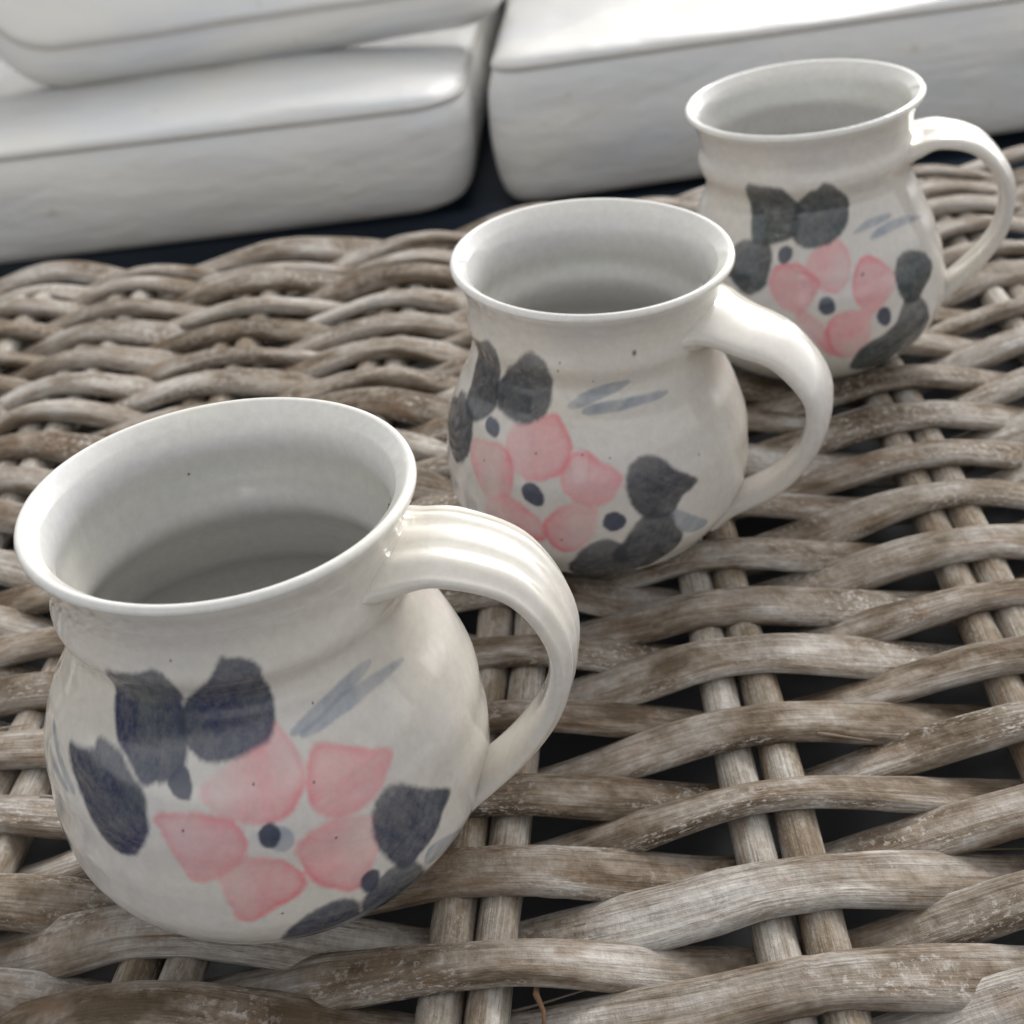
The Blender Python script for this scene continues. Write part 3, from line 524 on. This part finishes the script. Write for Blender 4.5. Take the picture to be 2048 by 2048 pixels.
    A = np.sign(c) * np.abs(c) ** .70; B = np.sign(sn) * np.abs(sn) ** .80
    tg = np.gradient(L, axis=0); tg /= np.hypot(tg[:, 0], tg[:, 1])[:, None]; no = np.stack([-tg[:, 1], tg[:, 0]], -1)
    ax = np.array([math.cos(az), math.sin(az), 0]); nr = np.array([-math.sin(az), math.cos(az), 0]); ez = np.array([0, 0, 1.])
    ridge = {0: .036, 1: .012, 2: .030}[i] * np.cos(A * {0: 11, 1: 5.0, 2: 7}[i] + .4) * (sn > 0) * np.clip(sn * 2, 0, 1)
    P = []
    for a in range(n):
        ce = L[a][0] * ax + L[a][1] * ez; nn = no[a][0] * ax + no[a][1] * ez
        bb = B * Th[a] / 2 * (1 - .12 * A * A) + ridge * np.clip(1.3 - s[a], .3, 1)
        P.append(ce + (A * W[a] / 2)[:, None] * nr + bb[:, None] * nn)
    P = np.array(P)
    rad0, rad1 = 3.75, 4.7                        # sink the strap ends round the curve of the pot
    for rad, wgt in ((rad0, np.clip(1 - s / .16, 0, 1)), (rad1, np.clip(1 - (1 - s) / .12, 0, 1))):
        half = A[None, :] * W[:, None] / 2 * 1.08
        sink = (rad - np.sqrt(np.clip(rad * rad - half * half, .5, None))) * (wgt * wgt * (3 - 2 * wgt))[:, None]
        P = P - sink[..., None] * ax
    P += (.012 * vnoise(np.arange(n)[:, None] * .09, np.arange(m)[None, :] * .12, 5 + i))[..., None]
    me = grid_mesh('handle', P, True, True)
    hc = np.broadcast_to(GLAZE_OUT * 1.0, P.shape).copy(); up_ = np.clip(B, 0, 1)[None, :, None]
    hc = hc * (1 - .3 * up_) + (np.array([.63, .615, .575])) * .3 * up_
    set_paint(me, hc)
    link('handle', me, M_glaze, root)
for i in range(3): make_mug(i)

# ------------------------------------------------------------------ cushions
def ring(hx, hy, r, n=14):
    r = max(min(r, hx - .01, hy - .01), .02); pts = []
    for qx, qy, a0 in ((1, 1, 0), (-1, 1, 90), (-1, -1, 180), (1, -1, 270)):
        for a in np.linspace(a0, a0 + 90, n): pts.append((qx * (hx - r) + r * math.cos(math.radians(a)), qy * (hy - r) + r * math.sin(math.radians(a))))
        # extra points along the straight side
        x0, y0 = pts[-1]; nx, ny = {(1, 1): (-(hx - r), hy), (-1, 1): (-hx, -(hy - r)), (-1, -1): (hx - r, -hy), (1, -1): (hx, hy - r)}[(qx, qy)]
        for t in np.linspace(0, 1, 42)[1:-1]: pts.append((x0 + (nx - x0) * t, y0 + (ny - y0) * t))
    return np.array(pts)

def cushion(name, label, hx, hy, hz, rc, loc, rot, group, crown=1.2, bulge=.5, seed=1, skew=0.):
    root = thing(name, label, 'cushion', loc, rot, group)
    prof = [(min(hx, hy) * .97, -hz), (min(hx, hy) * .5, -hz), (3, -hz), (1.2, -hz + .12), (.5, -hz + .45), (.12, -hz + 1.0), (-.10, -hz + 1.8)]
    for t in np.linspace(.1, .85, 9): prof.append((-.12 - bulge * math.sin(math.pi * t) ** 1.0, -hz + 1.8 + (2 * hz - 2.6) * t))
    prof += [(.02, hz - .75), (.16, hz - .5), (.22, hz - .35), (.20, hz - .2), (.28, hz - .02), (.6, hz + .16), (1.3, hz + .34)]
    for t in (.15, .3, .5, .75, .99): prof.append((1.3 + (min(hx, hy) - 1.35) * t, hz + .34 + (crown - .34) * math.sin(t * math.pi / 2)))
    P = []
    for d, z in prof:
        r = ring(hx - d, hy - d, max(rc - d * .6, .3)); P.append(np.column_stack([r, np.full(len(r), z)]))
    P = np.array(P)
    nrm = vnoise(P[..., 0] * .10 + seed, P[..., 1] * .12 + P[..., 2] * .1, seed) * .30 + vnoise(P[..., 0] * .3 + seed, P[..., 1] * .3 + P[..., 2] * .35, seed + 1) * .10
    out = P[..., :2] / (np.linalg.norm(P[..., :2], axis=-1)[..., None] + 1e-6)
    top = (P[..., 2] > hz)[..., None]
    P[..., :2] += np.where(top, 0, out * nrm[..., None] * .8); P[..., 2] += np.where(top[..., 0], nrm * .9, nrm * .15)
    P[..., 0] += skew * (P[..., 1] + hy)
    k = np.argmin([abs(z - (hz - .35)) + (0 if d < 1 else 9) for d, z in prof])
    link('cover', grid_mesh('cover', P), M_cush, root)
    loop = P[k]; idx = np.r_[np.arange(0, len(loop)), 0]
    lp = loop.copy(); lp[:, :2] += out[k] * .05; lp[:, 2] += .02
    link('piping', grid_mesh('piping', tube(lp[idx], .20, 10), caps=False), M_pipe, root)
    return root

GS, GB = 'seat cushions lying side by side on the sofa', 'back cushions leaning behind the seat cushions'
# seat cushion on the left: right edge x=0, front face y~89.5
cushion('seat_cushion', 'left hand white seat cushion behind the wicker table, with a back cushion resting on it', 34, 19, 3.75, 3.6, (-35.8, 107.3, -4.45), (0, 0, math.radians(3.2)), GS, 1.5, .25, 3, .17)
cushion('seat_cushion', 'right hand thicker white seat cushion directly behind the farthest mug', 32, 19, 4.75, 2.0, (32.4, 112.2, -3.35), (0, math.radians(-1.2), math.radians(3.4)), GS, 1.2, .3, 8, .16)
def back(label, hx, cx, cy, seed, yaw, cz=10.2):
    th_ = math.radians(40)                      # local +z (the piped face) turns towards the viewer, leaning back
    cushion('back_cushion', label, hx, 13, 2.7, 4.5, (cx, cy, cz), (th_, 0, yaw), GB, 1.6, .3, seed)
back('white back cushion resting on the left hand seat cushion, cut off by the top edge', 17.8, -14.7, 109.2, 15, math.radians(10.5))
back('white back cushion at the far left edge of the photo, mostly cut off', 16.4, -50.0, 104.0, 21, math.radians(9))

sofa = thing('sofa_frame', 'dark navy sofa frame seen in the gaps under and between the cushions', 'sofa', (0, 110, -46))
link('seat_platform', box_mesh('seat_platform', -72, 72, -16, 34, 0, 36.6, .8), M_navy, sofa)
link('backrest', box_mesh('backrest', -72, 72, 34.2, 42, 0, 70, 1.5), M_navy, sofa)
